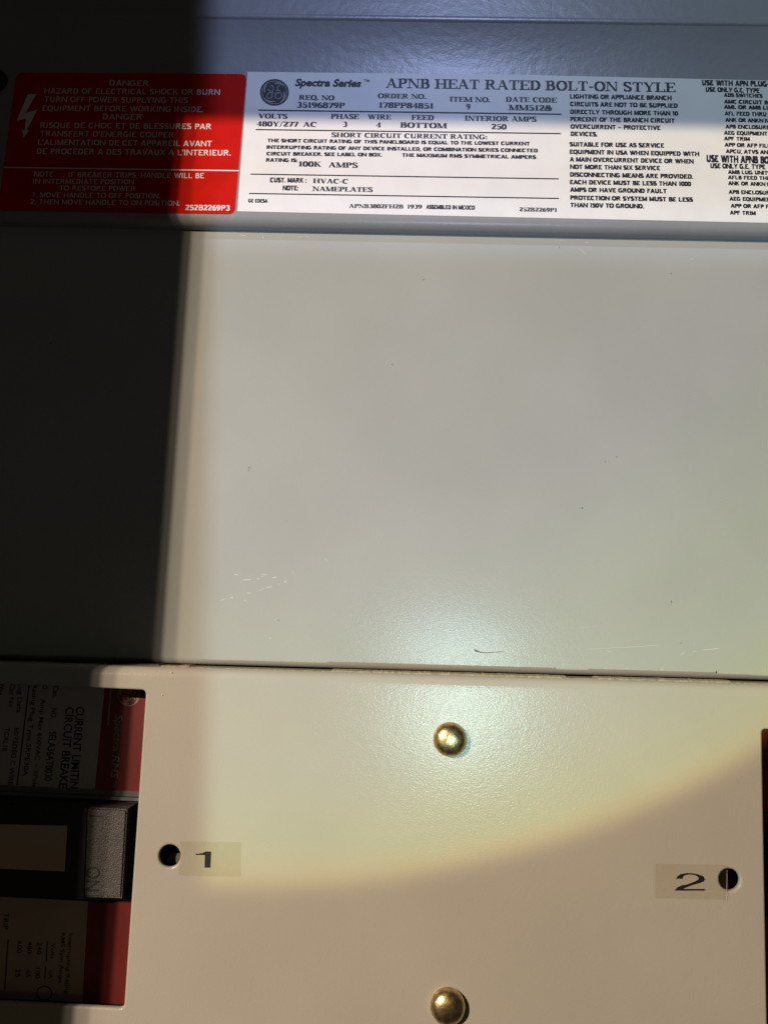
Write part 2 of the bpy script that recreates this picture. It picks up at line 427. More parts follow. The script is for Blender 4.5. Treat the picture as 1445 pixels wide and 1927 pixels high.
def sans_polys(text, wt):
    """even-weight version of the same skeletons"""
    out = []; x = 0
    hb = wt * 0.42
    sq = lambda y: 0.5 + (y - 0.5) * (1 - 0.85 * wt + 0.075) if 0 <= y <= 1 else y
    for ch in text:
        adv, st = SAN.get(ch) or SER[ch]
        for mode, pts in st:
            if mode in 'sq': continue
            n = len(pts)
            if mode in ('h', 'T2'):
                (x0, y0), (x1, y1) = pts; y0 = sq(y0)
                out.append([(x + x0, y0 - hb), (x + x1, y0 - hb), (x + x1, y0 + hb), (x + x0, y0 + hb)]); continue
            if mode in 'TtD':
                wd = wt / 2 * (1.08 if pts[0][0] != pts[1][0] else 1)
                (x0, y0), (x1, y1) = pts
                out.append([(x + x0 - wd, y0), (x + x0 + wd, y0), (x + x1 + wd, y1), (x + x1 - wd, y1)]); continue
            L, R = [], []
            for i in range(n):
                a = pts[max(i - 1, 0)]; b = pts[min(i + 1, n - 1)]
                if n > 24 and pts[0] == pts[-1] and i in (0, n - 1): a, b = pts[n - 2], pts[1]
                dx, dy = b[0] - a[0], b[1] - a[1]; l = math.hypot(dx, dy) or 1
                dx /= l; dy /= l
                wd = (0.84 * wt * abs(dx) + wt * abs(dy)) / 2
                px_, py_ = pts[i][0], sq(pts[i][1])
                L.append((x + px_ - dy * wd, py_ + dx * wd)); R.append((x + px_ + dy * wd, py_ - dx * wd))
            for i in range(n - 1):
                out.append([L[i], R[i], R[i + 1], L[i + 1]])
        x += adv * (0.93 if ch != ' ' else 1.0)
    return out, x
def serif_polys(text, weight=1.0):
    out = []; x = 0
    for ch in text:
        adv, st = SER[ch]
        for mode, pts in st:
            n = len(pts)
            if mode == 'q': mode = 't'
            if mode in ('h', 's', 'T2'):
                t = (0.14 if mode == 'T2' else TN) / 2 * (1.0 if mode == 'T2' else 1.0)
                (x0, y0), (x1, y1) = pts
                out.append([(x + x0, y0 - t), (x + x1, y1 - t), (x + x1, y1 + t), (x + x0, y0 + t)])
                continue
            if mode in 'Tt' or mode == 'D':
                wd = {'T': TK, 't': TN, 'D': TK * 1.02}[mode] * weight / 2
                (x0, y0), (x1, y1) = pts
                out.append([(x + x0 - wd, y0), (x + x0 + wd, y0), (x + x1 + wd, y1), (x + x1 - wd, y1)])
                continue
            L, R = [], []
            for i in range(n):
                a = pts[max(i - 1, 0)]; b = pts[min(i + 1, n - 1)]
                dx, dy = b[0] - a[0], b[1] - a[1]; l = math.hypot(dx, dy) or 1
                dx /= l; dy /= l
                wd = (TN * abs(dx) + TK * weight * abs(dy)) / 2
                L.append((x + pts[i][0] - dy * wd, pts[i][1] + dx * wd)); R.append((x + pts[i][0] + dy * wd, pts[i][1] - dx * wd))
            for i in range(n - 1):
                out.append([L[i], R[i], R[i + 1], L[i + 1]])
        x += adv
    return out, x

def sans_mesh(text, bold=0.0, shear=0.0):
    cu = bpy.data.curves.new('t', 'FONT'); cu.body = text; cu.size = 1; cu.offset = bold; cu.shear = shear
    cu.resolution_u = 3
    ob = bpy.data.objects.new('t', cu); COL.objects.link(ob)
    me = bpy.data.meshes.new_from_object(ob)
    bpy.data.objects.remove(ob); bpy.data.curves.remove(cu)
    v = [tuple(q.co) for q in me.vertices]; f = [tuple(p.vertices) for p in me.polygons]
    bpy.data.meshes.remove(me)
    return v, f
_v, _f = sans_mesh('H')
CAP = max(q[1] for q in _v)

class Ink:
    """lettering and rules printed on one plane z: fills a list of verts/faces"""
    def __init__(s, z): s.z = z; s.v = []; s.f = []; s.k = 0
    def frame(s, a, b, h):
        A = P(a[0], a[1], s.z); B = P(b[0], b[1], s.z)
        d = B - A; L = d.length; d /= L
        up = Vector((-d.y, d.x, 0))
        mid = P((a[0] + b[0]) / 2, (a[1] + b[1]) / 2, s.z)
        # px length along 'up' at this place
        du = P((a[0] + b[0]) / 2 + 1, (a[1] + b[1]) / 2, s.z) - mid
        dv = P((a[0] + b[0]) / 2, (a[1] + b[1]) / 2 - 1, s.z) - mid
        ex, ey = up.x, up.y
        det = du.x * dv.y - du.y * dv.x
        i = (ex * dv.y - ey * dv.x) / det; j = (du.x * ey - du.y * ex) / det
        return A, d, up, L, h / math.hypot(i, j)
    def add(s, verts, faces):
        b = len(s.v); s.v += verts; s.f += [tuple(b + i for i in f) for f in faces]
    def sans(s, text, a, b, h, bold=0.0, shear=0.0):
        A, d, up, L, hm = s.frame(a, b, h)
        v, f = sans_mesh(text, bold, shear)
        x0 = min(q[0] for q in v); x1 = max(q[0] for q in v)
        s.add([A + d * ((q[0] - x0) / (x1 - x0) * L) + up * (q[1] / CAP * hm) for q in v], f)
    def block(s, text, a, b, h, wt=0.21):
        A, d, up, L, hm = s.frame(a, b, h)
        polys, wd = sans_polys(text, wt)
        xs = [p[0] for q in polys for p in q]; x0, x1 = min(xs), max(xs)
        for q in polys:
            s.k += 1
            e = Vector((0, 0, (s.k % 40) * 4e-7))
            s.add([A + d * ((p[0] - x0) / (x1 - x0) * L) + up * (p[1] * hm) + e for p in q], [tuple(range(len(q)))])
    def serif(s, text, a, b, h, weight=1.0):
        A, d, up, L, hm = s.frame(a, b, h)
        polys, wd = serif_polys(text, weight)
        xs = [p[0] for q in polys for p in q]; x0, x1 = min(xs), max(xs)
        for q in polys:
            s.k += 1
            e = Vector((0, 0, (s.k % 40) * 4e-7))
            s.add([A + d * ((p[0] - x0) / (x1 - x0) * L) + up * (p[1] * hm) + e for p in q], [tuple(range(len(q)))])
    def rule(s, a, b, th):
        A, d, up, L, hm = s.frame(a, b, th / 2)
        s.add([A - up * hm, A + d * L - up * hm, A + d * L + up * hm, A + up * hm], [(0, 1, 2, 3)])
    def poly(s, pts):
        v = [P(x, y, s.z) for x, y in pts]
        s.add(v, [tuple(range(len(v)))])
    def strip(s, pts, widths):
        """tapered stroke through px points"""
        n = len(pts); q = []
        for i in range(n):
            a = pts[max(i - 1, 0)]; b = pts[min(i + 1, n - 1)]
            dx, dy = b[0] - a[0], b[1] - a[1]; l = math.hypot(dx, dy) or 1
            w_ = (widths[i] if isinstance(widths, (list, tuple)) else widths) / 2
            q.append((P(pts[i][0] - dy / l * w_, pts[i][1] + dx / l * w_, s.z), P(pts[i][0] + dy / l * w_, pts[i][1] - dx / l * w_, s.z)))
        v = [p for pr in q for p in pr]
        s.add(v, [(2 * i, 2 * i + 1, 2 * i + 3, 2 * i + 2) for i in range(n - 1)])
    def disc(s, c, rx, ry, n=48):
        s.poly([(c[0] + rx * math.cos(2 * math.pi * k / n), c[1] - ry * math.sin(2 * math.pi * k / n)) for k in range(n)])
    def mesh(s):
        me = mesh_from('ink', s.v, s.f)
        bm = bmesh.new(); bm.from_mesh(me)
        bmesh.ops.triangulate(bm, faces=[f for f in bm.faces if len(f.verts) > 4])
        for f in bm.faces:
            if f.normal.z < 0: f.normal_flip()
        bm.to_mesh(me); bm.free()
        return me

def emblem_strokes(ink, cx, cy, rx, ry, rot=0.0, thin=1.0):
    """round monogram: ring, four leaf marks and two script letters; unit coords, y up"""
    ca, sa = math.cos(rot), math.sin(rot)
    def T(p):
        x, y = p[0] * ca - p[1] * sa, p[0] * sa + p[1] * ca
        return (cx + x * rx, cy - y * ry)
    def st(pts, ws):
        ink.strip([T(p) for p in pts], [q * (rx + ry) / 2 * thin for q in (ws if isinstance(ws, list) else [ws] * len(pts))])
    st(arcp(0, 0, 0.85, 0.85, 0, 360, 48), 0.055)
    for k in range(4):
        a0 = 95 - 90 * k
        pts, ws = [], []
        for i in range(13):
            u = i / 12; r = 0.66 + 0.17 * u
            a = math.radians(a0 - 62 * u)
            pts.append((r * math.cos(a), r * math.sin(a))); ws.append(0.02 + 0.15 * math.sin(math.pi * min(1, u * 1.05)) ** 0.8 * (1 - u * 0.5))
        st(pts, ws)
    # left letter: upper loop, crossing, lower loop
    st(arcp(-0.20, 0.30, 0.13, 0.22, -120, 150, 16), 0.06)
    st([(-0.46, 0.26), (-0.38, 0.16), (-0.22, 0.07), (-0.08, 0.10)], [0.03, 0.11, 0.10, 0.04])
    st([(-0.10, 0.06), (-0.16, -0.06), (-0.18, -0.22)] + arcp(-0.36, -0.26, 0.19, 0.19, 10, -170, 12) + [(-0.48, -0.12), (-0.34, -0.03), (-0.16, -0.02)], 0.065)
    # right letter: upper bow, crossing and lower curl
    st(arcp(0.30, 0.34, 0.10, 0.17, 40, 250, 12), 0.06)
    st([(0.10, 0.12), (0.22, 0.20), (0.34, 0.10), (0.44, 0.12)], [0.04, 0.10, 0.08, 0.03])
    st(arcp(0.26, -0.20, 0.25, 0.26, 130, 400, 22) + arcp(0.30, -0.16, 0.16, 0.13, 40, 200, 10)[1:], 0.065)

# ------------------------------------------------------------------ structure: inside of the enclosure
bx0, bx1, by0, by1 = -0.36, 0.40, -0.42, 0.36
v = [(bx0, by0, -0.09), (bx1, by0, -0.09), (bx1, by1, -0.09), (bx0, by1, -0.09), (bx0, by0, -0.075), (bx1, by0, -0.075), (bx1, by1, -0.075), (bx0, by1, -0.075)]
f = [(3, 2, 1, 0), (4, 5, 6, 7), (0, 1, 5, 4), (1, 2, 6, 5), (2, 3, 7, 6), (3, 0, 4, 7)]
single('enclosure_back', None, None, (0, 0, -0.075), mesh_from('b', v, f), M_DARK, kind='structure')

# ------------------------------------------------------------------ front plate with its openings
gapL, gapR = P(0, 1247, 0), P(1445, 1288, 0)
sk = (gapR.y - gapL.y) / (gapR.x - gapL.x)
y_edge = lambda x: gapL.y + sk * (x - gapL.x)
XL, XR = -0.27, 0.30
HOLE_A = (P(319.4, 1611), 0.00345)
HOLE_B = (P(1372.4, 1655.6), 0.00332)
cutA = [P(274.8, 1298.5), P(233.2, 1898), None, None]
dA = cutA[1] - cutA[0]
cutA[2] = cutA[1] + Vector((-0.12, 0.0006, 0)); cutA[3] = cutA[0] + Vector((-0.12, 0.0006, 0))
cutB = [P(1433.2, 1372), P(1433.2, 1372) + Vector((0.12, -0.0006, 0))]
botB = P(1438.4, 1659); dirB = (botB - cutB[0]).normalized()
cutB += [cutB[1] + dirB * dA.length, cutB[0] + dirB * dA.length]
outer = [(XL, y_edge(XL) - 0.0034), (XR, y_edge(XR) - 0.0034), (XR, -0.34), (XL, -0.34)]
T_PL = 0.0022
me = sheet([rounded(outer, 0.001), rounded(cutA, 0.0016), rounded(cutB, 0.0014), ring_pts(HOLE_A[0], HOLE_A[1], 56), ring_pts(HOLE_B[0], HOLE_B[1], 56)], -T_PL, 0.0, bevel=0.0007)
plate = Thing('front_plate', 'beige painted steel front plate with two round holes around two brass screws', 'cover plate', (0, -0.17, -T_PL))
sheet_o = plate.part('plate_sheet', me, M_PLATE)
# return flange along the upper edge
RB = 0.0032
prof = [(-RB - 0.002, 0.00001), (-RB - 0.001, 0.00001)]
for k in range(11):
    a_ = math.pi / 2 * k / 10
    prof.append((-RB + RB * math.sin(a_), 0.00001 - RB + RB * math.cos(a_)))
prof += [(0.0, -0.008), (0.0, -0.0185), (-0.001, -0.0185), (-0.001, -0.0035)]
me = profile_x([(y + gapL.y - sk * gapL.x, z) for y, z in prof[::-1]], XL, XR, sk, 8)
for p_ in me.polygons: p_.use_smooth = True
plate.part('return_flange', me, M_PLATE)

# ------------------------------------------------------------------ rear blank panel
midB_L, midB_R = P(0, 1241, Z_MID), P(1445, 1281, Z_MID)
skm = (midB_R.y - midB_L.y) / (midB_R.x - midB_L.x)
ym0 = midB_L.y - skm * midB_L.x
topL, topR = P(350, 436, Z_MID), P(1445, 457, Z_MID)
skt = (topR.y - topL.y) / (topR.x - topL.x); yt0 = topL.y - skt * topL.x
r = 0.0026
prof = [(ym0 + 0.0006, Z_MID - 0.012), (ym0 + 0.0002, Z_MID - 0.006)]
for k in range(9):
    a = math.pi / 2 * k / 8
    prof.append((ym0 + r - r * math.cos(a), Z_MID - r + r * math.sin(a)))
nrow = 12
vv, ff = [], []
for i in range(nrow + 1):
    x = XL + (XR - XL) * i / nrow
    row = [(x, y + skm * x, z) for y, z in prof]
    ya = row[-1][1]; yb = yt0 + skt * x + 0.02
    for k in range(1, 6): row.append((x, ya + (yb - ya) * k / 5, Z_MID))
    vv += row
mm = len(prof) + 5
for i in range(nrow):
    for j in range(mm - 1):
        a = i * mm + j; ff.append((a, a + mm, a + mm + 1, a + 1))
midp = Thing('blank_panel', 'large empty pale grey beige sheet panel between the label strip and the front plate', 'panel', (0, 0.05, Z_MID))
me = mesh_from('mid', vv, ff)
pan = midp.part('panel_sheet', me, M_MID, smooth=True)

# scratches and nicks of the paint
def scr(pts, w_):
    sc = Ink(Z_MID + 0.00006)
    sc.strip(pts, [0.85 * w_ * (0.35 if i in (0, len(pts) - 1) else 1) for i in range(len(pts))])
    midp.part('scratch', sc.mesh(), M_SCRATCH, parent=pan)
def sline(x0, y0, x1, y1, w_):
    n = 5
    scr([(x0 + (x1 - x0) * i / n, y0 + (y1 - y0) * i / n + random.uniform(-.35, .35)) for i in range(n + 1)], w_)
for a in [(441, 1080.5, 449, 1082.5, 1.5), (457, 1091.8, 474, 1091, 1.9), (484, 1089.5, 488, 1089, 1.9), (493, 1080, 504, 1082, 1.0), (491, 1085, 498, 1084, 1.0), (513, 1087.2, 522, 1086.4, 1.8),
          (535, 1095.6, 540, 1094, 2.2), (524, 1099.5, 528, 1098.5, 1.4), (487, 1112, 498, 1108, 1.0), (501, 1107, 513, 1103.6, 1.5), (465, 1116.2, 473, 1115.8, 1.7), (434, 1125.5, 440, 1123.5, 2.0),
          (415, 1129.5, 427, 1126.5, 1.2), (459, 1130, 463, 1130, 1.4), (1100, 1222.4, 1170, 1218.2, 0.8), (1160, 1219, 1240, 1214.4, 1.0), (848, 1235, 888, 1231, 1.0), (1320, 1223.4, 1354, 1220.3, 1.5),
          (1280, 1231.4, 1288, 1228, 1.4), (1303, 1226, 1309, 1225.2, 1.2), (1141, 1223, 1152, 1227.5, 0.8), (1072, 1184, 1130, 1178, 0.5), (1136, 1260, 1142, 1256, 1.2), (1174, 1258, 1184, 1259, 0.9), (1243, 1259, 1248, 1260, 1.3),
          (1087, 466, 1106, 481, 1.0), (1049, 452.5, 1068, 453.5, 0.8), (1100, 457, 1107, 456, 1.2), (1163, 459, 1185, 460, .6), (494, 443, 496, 450, 1.4), (452, 442, 464, 443.6, 1.2), (563, 446, 567, 446, 1.3), (578, 445, 582, 446, 1.2), (1298, 488, 1304, 487, 1.2),
          (608, 1050, 618, 1056, .7), (551, 1074, 554, 1081, .9), (517, 1164, 518, 1169, 1.0), (507, 1200, 511, 1202, .8), (395, 472, 398, 486, .6)]:
    sline(*a)
nk = Ink(Z_MID + 0.00009)
nk.strip([(892, 1222.5), (896, 1225), (901, 1226.5), (906, 1228.3), (918, 1228.2), (934, 1227), (948, 1226)], [1.8, 3.4, 2.0, 1.5, 1.2, 1.0, 0.3])
midp.part('rust_nick', nk.mesh(), M_NICK, parent=pan)
for x, y, rr in [(469, 880, 1.3), (468, 884.5, 1.0), (738, 686, 1.2), (797, 526, 1.2), (1095, 956, 1.4), (1160, 860, 1.1), (1138, 868, 1.0), (96, 646, 1.2), (1263, 1133, 1.5), (1347, 1265, 2.0), (1281, 1210, 1.1), (524, 1167, 1.2), (1262, 515, 1.0), (1052, 466, 1.0)]:
    sp_ = Ink(Z_MID + 0.00008)
    sp_.poly([(x + rr * random.uniform(.7, 1.2) * math.cos(k * 1.05), y + rr * random.uniform(.7, 1.1) * math.sin(k * 1.05)) for k in range(6)])
    midp.part('speck', sp_.mesh(), M_SPECK, parent=pan)

# ------------------------------------------------------------------ top strip carrying the labels
sbL, sbR = P(350, 416, Z_STRIP), P(1445, 437, Z_STRIP)
sks = (sbR.y - sbL.y) / (sbR.x - sbL.x); ys0 = sbL.y - sks * sbL.x - 0.0006
ftL, ftR = P(385, 31, Z_STRIP), P(1445, 46, Z_STRIP)
fy0 = ftL.y - sks * ftL.x
rb = 0.0038
prof = [(ys0 + 0.0002, Z_MID - 0.004)]
for k in range(11):
    a = math.pi / 2 * k / 10
    prof.append((ys0 + rb - rb * math.cos(a), Z_STRIP - rb + rb * math.sin(a)))
ya = prof[-1][0]
for k in range(1, 5): prof.append((ya + (fy0 - 0.0012 - ya) * k / 4, Z_STRIP))
# small pressed step, then the upper face
prof += [(fy0 - 0.0011, Z_STRIP + 0.00004), (fy0 - 0.0007, Z_STRIP + 0.00032), (fy0 - 0.0004, Z_STRIP + 0.00044), (fy0, Z_STRIP + 0.00048), (fy0 + 0.0006, Z_STRIP + 0.00048), (fy0 + 0.0010, Z_STRIP + 0.00042), (fy0 + 0.0013, Z_STRIP + 0.0001), (fy0 + 0.0015, Z_STRIP - 0.0004), (fy0 + 0.0018, Z_STRIP - 0.0006), (fy0 + 0.0023, Z_STRIP - 0.00064)]
prof += [(fy0 + 0.012, Z_STRIP - 0.0013), (fy0 + 0.06, Z_STRIP - 0.0045)]
strip = Thing('label_strip', 'grey painted metal strip with a pressed ridge along the top, under the two stickers', 'trim strip', (0, 0.16, Z_STRIP))
me = profile_x(prof, XL, XR, sks, 8)
strip.part('strip_sheet', me, M_STRIP, smooth=True)
# dark round plug at the left margin
hc = P(-8, 153, Z_STRIP)
me = prism(ring_pts(hc, 0.0049, 40), Z_STRIP - 0.001, Z_STRIP + 0.0007)
recalc(me)
pl = Thing('hole_plug', 'black round plug at the left edge, beside the red sticker', 'plug', (hc.x, hc.y, Z_STRIP))
pl.part('plug_disc', me, M_DARK)
me = prism(ring_pts(hc, 0.0036, 40), Z_STRIP + 0.0007, Z_STRIP + 0.0012)
pl.part('plug_cap', recalc(me), M_DARK)

# ------------------------------------------------------------------ red warning sticker
ZL = Z_STRIP + 0.00012
red = Thing('warning_sticker', 'red bilingual danger sticker with rounded corners and a white lightning bolt', 'sticker', tuple(P(235, 270, Z_STRIP)))
px_mm = 0.00018
me = sheet([rounded(pxloop([(31.5, 136.5), (464.5, 139.2), (441.5, 403.2), (-4, 396.2)], ZL), 0.0026, 7)], Z_STRIP, ZL)
red.part('sticker_film', me, M_RED)
ik = Ink(ZL + 0.00003)
for t, a, b, h, bo in [
    ('DANGER', (206.6, 161.1), (280, 162), 10.8, .006),
    ('HAZARD OF ELECTRICAL SHOCK OR BURN', (84, 176), (414.2, 178.6), 10.4, .003),
    ('TURN OFF POWER SUPPLYING THIS', (84, 191.7), (353.8, 194), 10.4, .004),
    ('EQUIPMENT BEFORE WORKING INSIDE.', (80.7, 208.4), (382, 211), 10.4, .004),
    ('DANGER', (193.7, 224.6), (268, 225.4), 10.8, .006),
    ('RISQUE DE CHOC ET DE BLESSURES PAR', (76.4, 240.5), (397.6, 243.2), 10.4, .008),
    ("TRANSFERT D'ENERGIE COUPER", (75.7, 256.4), (327.2, 258.8), 10.4, .004),
    ("L'ALIMENTATION DE CET APPAREIL AVANT", (72, 272.7), (398.6, 275.4), 10.4, .008),
    ("DE PROCEDER A DES TRAVAUX A L'INTERIEUR.", (69.8, 289.7), (434.2, 293), 10.6, .008),
    ('NOTE', (64.8, 332.2), (100.7, 332.6), 9.6, .004),
    ('IF BREAKER TRIPS, HANDLE WILL BE', (129.5, 333.2), (384.3, 335.5), 9.8, .004),
    ('IN INTERMEDIATE POSITION', (63, 345.5), (252.5, 346.8), 9.2, .003),
    ('TO RESTORE POWER', (112, 358.2), (254.8, 359.4), 9.2, .003),
    ('1. MOVE HANDLE TO OFF POSITION.', (61.5, 371), (301.3, 373.4), 9.2, .003),
    ('2. THEN MOVE HANDLE TO ON POSITION.', (58, 384), (337.8, 387.2), 9.4, .003),
    ('252B2269P3', (348.8, 395.6), (432.5, 396.6), 10.4, .012)]:
    ik.block(t, a, b, h, 0.13 + 5 * bo)
red.part('lettering', ik.mesh(), M_WHITE)
ik = Ink(ZL + 0.00003)
ik.rule((8, 314.9), (450.2, 321.2), 2.2)
red.part('dividing_line', ik.mesh(), M_WHITE)
ik = Ink(ZL + 0.00003)
ik.poly([(x / 3.0104, y / 3.0104) for x, y in [(160, 535), (208, 533), (147, 640), (213, 622), (153, 740), (170, 735), (137, 778), (124, 733), (142, 741), (150, 672), (97, 684)]])
red.part('lightning_bolt', ik.mesh(), M_WHITE)

# ------------------------------------------------------------------ white data sticker
wh = Thing('data_sticker', 'long white rating sticker with black print and a round emblem at its upper left', 'sticker', tuple(P(950, 275, Z_STRIP)))
me = sheet([rounded(pxloop([(466.2, 135.0), (1000, 141.2), (1445, 151.6), (1600, 156), (1600, 423), (1445, 419.3), (447.0, 397.4)], ZL), 0)], Z_STRIP, ZL)
wh.part('sticker_paper', me, M_PAPER)
ik = Ink(ZL + 0.00003)
tb = lambda x: 165.3 + (x - 725.8) * 0.0152
for t, x0, x1 in [('APNB', 725.8, 808.4), ('HEAT', 817.7, 901.4), ('RATED', 911.5, 1016.5), ('BOLT-ON', 1025.4, 1161.9), ('STYLE', 1172.3, 1270.4)]:
    ik.serif(t, (x0, tb(x0)), (x1, tb(x1)), 18, 1.0)
for t, a, b, h in [
    ('REQ. NO', (562.4, 187.6), (629.4, 188.6), 9), ('35196879P', (558.4, 202.4), (649, 203.6), 10.2),
    ('ORDER NO.', (710.6, 184.6), (801.9, 186), 8.8), ('178PP84851', (712.5, 202.6), (815.3, 204.4), 10.2),
    ('ITEM NO.', (845.9, 191.0), (922.4, 192.4), 9.2), ('9', (877, 205.8), (884.9, 206), 10.2),
    ('DATE CODE', (951, 191.6), (1047.5, 193.2), 9.4), ('MM512&', (955.8, 207.4), (1038.8, 208.8), 10.4),
    ('VOLTS', (486.4, 222.5), (541.2, 223.3), 9), ('PHASE', (622.4, 223.4), (675.3, 224.2), 9.2), ('WIRE', (691.8, 224.2), (736, 225), 9.2),
    ('FEED', (773.6, 225.2), (816.5, 226), 9.2), ('INTERIOR AMPS', (874, 227), (1009.4, 229), 9.4),
    ('480Y/277', (483, 237.6), (562, 238.6), 9.4), ('AC', (570, 238.6), (595.3, 239), 9.4), ('3', (645.2, 238.6), (653.4, 238.8), 9.4), ('4', (707.8, 239.6), (716.2, 239.8), 9.4),
    ('BOTTOM', (752.5, 240), (841.2, 241.6), 9.8), ('250', (924, 243.2), (953, 243.7), 10),
    ('SHORT CIRCUIT CURRENT RATING:', (623.5, 258.0), (916.5, 262.2), 8.8),
    ('100K', (561.6, 313.2), (604.7, 314), 9.8), ('AMPS', (618, 315), (673.4, 315.8), 9.8),
    ('HVAC-C', (588.7, 344.6), (654.6, 345.8), 8.8), ('NAMEPLATES', (587, 359.4), (701.6, 361.4), 8.8),
    ('APNB3802FH2B', (656.5, 391.2), (759, 392.4), 7.4), ('1939', (766, 392.4), (794, 392.8), 7.4), ('252B2269P1', (976.5, 397.6), (1047.5, 399), 7.4)]:
    ik.serif(t, a, b, h, 1.3)
BO = 0.30
for t, a, b, h in [
    ('THE SHORT CIRCUIT RATING OF THIS PANELBOARD IS EQUAL TO THE LOWEST CURRENT', (503.5, 267.6), (996.5, 273.8), 6.9),
    ('INTERRUPTING RATING OF ANY DEVICE INSTALLED, OR COMBINATION SERIES CONNECTED', (501.6, 280.2), (1011.8, 286.8), 7),
    ('CIRCUIT BREAKER. SEE LABEL ON BOX.', (501.2, 292.6), (719, 294.8), 7), ('THE MAXIMUM RMS SYMMETRICAL AMPERS', (756.5, 295.2), (1008.7, 299.3), 7),
    ('RATING IS:', (500.5, 304.4), (560, 305.2), 7),
    ('CUST. MARK :', (507.8, 343.2), (577, 344), 9.2), ('NOTE:', (531.8, 358.2), (561.2, 358.6), 9.4), ('GE EDESA', (467, 381), (504, 381.6), 7),
    ('ASSEMBLED IN MEXICO', (801.6, 393.2), (893.4, 394.8), 8),
    ('LIGHTING OR APPLIANCE BRANCH', (1071.9, 185.6), (1263.2, 188.6), 8.6), ('CIRCUITS ARE NOT TO BE SUPPLIED', (1071.9, 199.8), (1274.7, 203.2), 8.6),
    ('DIRECTLY THROUGH MORE THAN 10', (1072.4, 214.6), (1275.5, 217.8), 8.6), ('PERCENT OF THE BRANCH CIRCUIT', (1072.4, 228.4), (1268.7, 231.4), 8.6),
    ('OVERCURRENT \u2013 PROTECTIVE', (1072.7, 242.3), (1242, 245), 8.6), ('DEVICES.', (1073.2, 256), (1123.8, 257), 8.6),
    ('SUITABLE FOR USE AS SERVICE', (1071, 275.6), (1249, 278.2), 8.6), ('EQUIPMENT IN USA WHEN EQUIPPED WITH', (1071.3, 289.8), (1315.2, 294), 8.6),
    ('A MAIN OVERCURRENT DEVICE OR WHEN', (1071.3, 304), (1304.8, 308), 8.6), ('NOT MORE THAN SIX SERVICE', (1071.8, 318), (1241.4, 320.6), 8.6),
    ('DISCONNECTING MEANS ARE PROVIDED.', (1071.8, 332.6), (1303.7, 336.6), 8.6), ('EACH DEVICE MUST BE LESS THAN 1000', (1071.8, 346.8), (1300, 350.4), 8.6),
    ('AMPS OR HAVE GROUND FAULT', (1071.8, 361), (1253.7, 364), 8.6), ('PROTECTION OR SYSTEM MUST BE LESS', (1072.4, 376.2), (1303.7, 380), 8.6),
    ('THAN 150V TO GROUND.', (1072.7, 390), (1211.3, 392.4), 8.6),
    ('USE WITH APN PLUG-', (1320, 160.6), (1446, 163.4), 10.6), ('USE ONLY G.E. TYPE', (1327, 172.6), (1428.4, 175), 9), ('ADS SWITCHES', (1361, 182.4), (1434.5, 184), 7.4),
    ('AMC CIRCUIT BR', (1361.4, 194.7), (1452, 197), 7.6), ('AML OR AMB LUG', (1361.4, 204.8), (1457, 207), 7.6), ('AFL FEED THRU', (1362.4, 217.2), (1441.5, 219), 7.8),
    ('ANK OR ANKN NE', (1363.7, 229.2), (1452, 231.2), 7.6), ('APB ENCLOSURE', (1364.2, 241.8), (1447, 243.6), 7.6), ('AEG EQUIPMENT', (1361.4, 253.6), (1443, 255.5), 7.6),
    ('APF TRIM', (1361.4, 264.2), (1410.2, 265.2), 7.4), ('APP OR AFP FILL', (1362.4, 276), (1449, 278.4), 7.6), ('APCU, ATVS AND', (1364.7, 288.3), (1452, 290.4), 7.6),
    ('USE WITH APNB BOLT', (1328.6, 305), (1461, 308.6), 13.8), ('USE ONLY G.E. TYPE', (1335.8, 316.6), (1439.5, 319), 9.6), ('AMB LUG UNITS', (1369, 327.4), (1450, 329.2), 7.6),
    ('AFLB FEED THRU', (1368.7, 337.3), (1457, 339.4), 7.4), ('ANK OR ANKN N', (1369.2, 348.5), (1450, 350.6), 7.6), ('APB ENCLOSURE', (1370.2, 364.8), (1454, 366.8), 7.6),
    ('AEG EQUIPMENT', (1371.5, 377.6), (1456, 379.6), 7.6), ('APP OR AFP FILL', (1374, 390.8), (1462, 392.8), 7.6), ('APF TRIM', (1372.4, 403.7), (1421.4, 405), 7.6)]:
    ik.block(t, a, b, h, BO)
ik.sans('Spectra Series', (554.6, 161.4), (680, 163.2), 12.8, 0.05, 0.22)
ik.sans('TM', (683.6, 154.0), (695.2, 154.2), 4.6, 0.02)
wh.part('lettering', ik.mesh(), M_INK)
ik = Ink(ZL + 0.00003)
for a, b, th in [((485.9, 207.2), (1056, 215), 2.6), ((481.6, 243.8), (1054.6, 251.4), 2.3), ((471.8, 327.6), (1051, 336.6), 2.2), ((469, 364), (1051.3, 373.4), 2.2)]:
    ik.rule(a, b, th)
wh.part('rule_lines', ik.mesh(), M_INK)
ik = Ink(ZL + 0.00003); ik.disc((516.7, 173.8), 27.2, 25.2)
em = wh.part('emblem', ik.mesh(), M_INK)
ik = Ink(ZL + 0.00006); emblem_strokes(ik, 516.7, 173.8, 27.2, 25.2, 0.0, 0.72)
wh.part('monogram', ik.mesh(), M_GREYPRINT, parent=em)

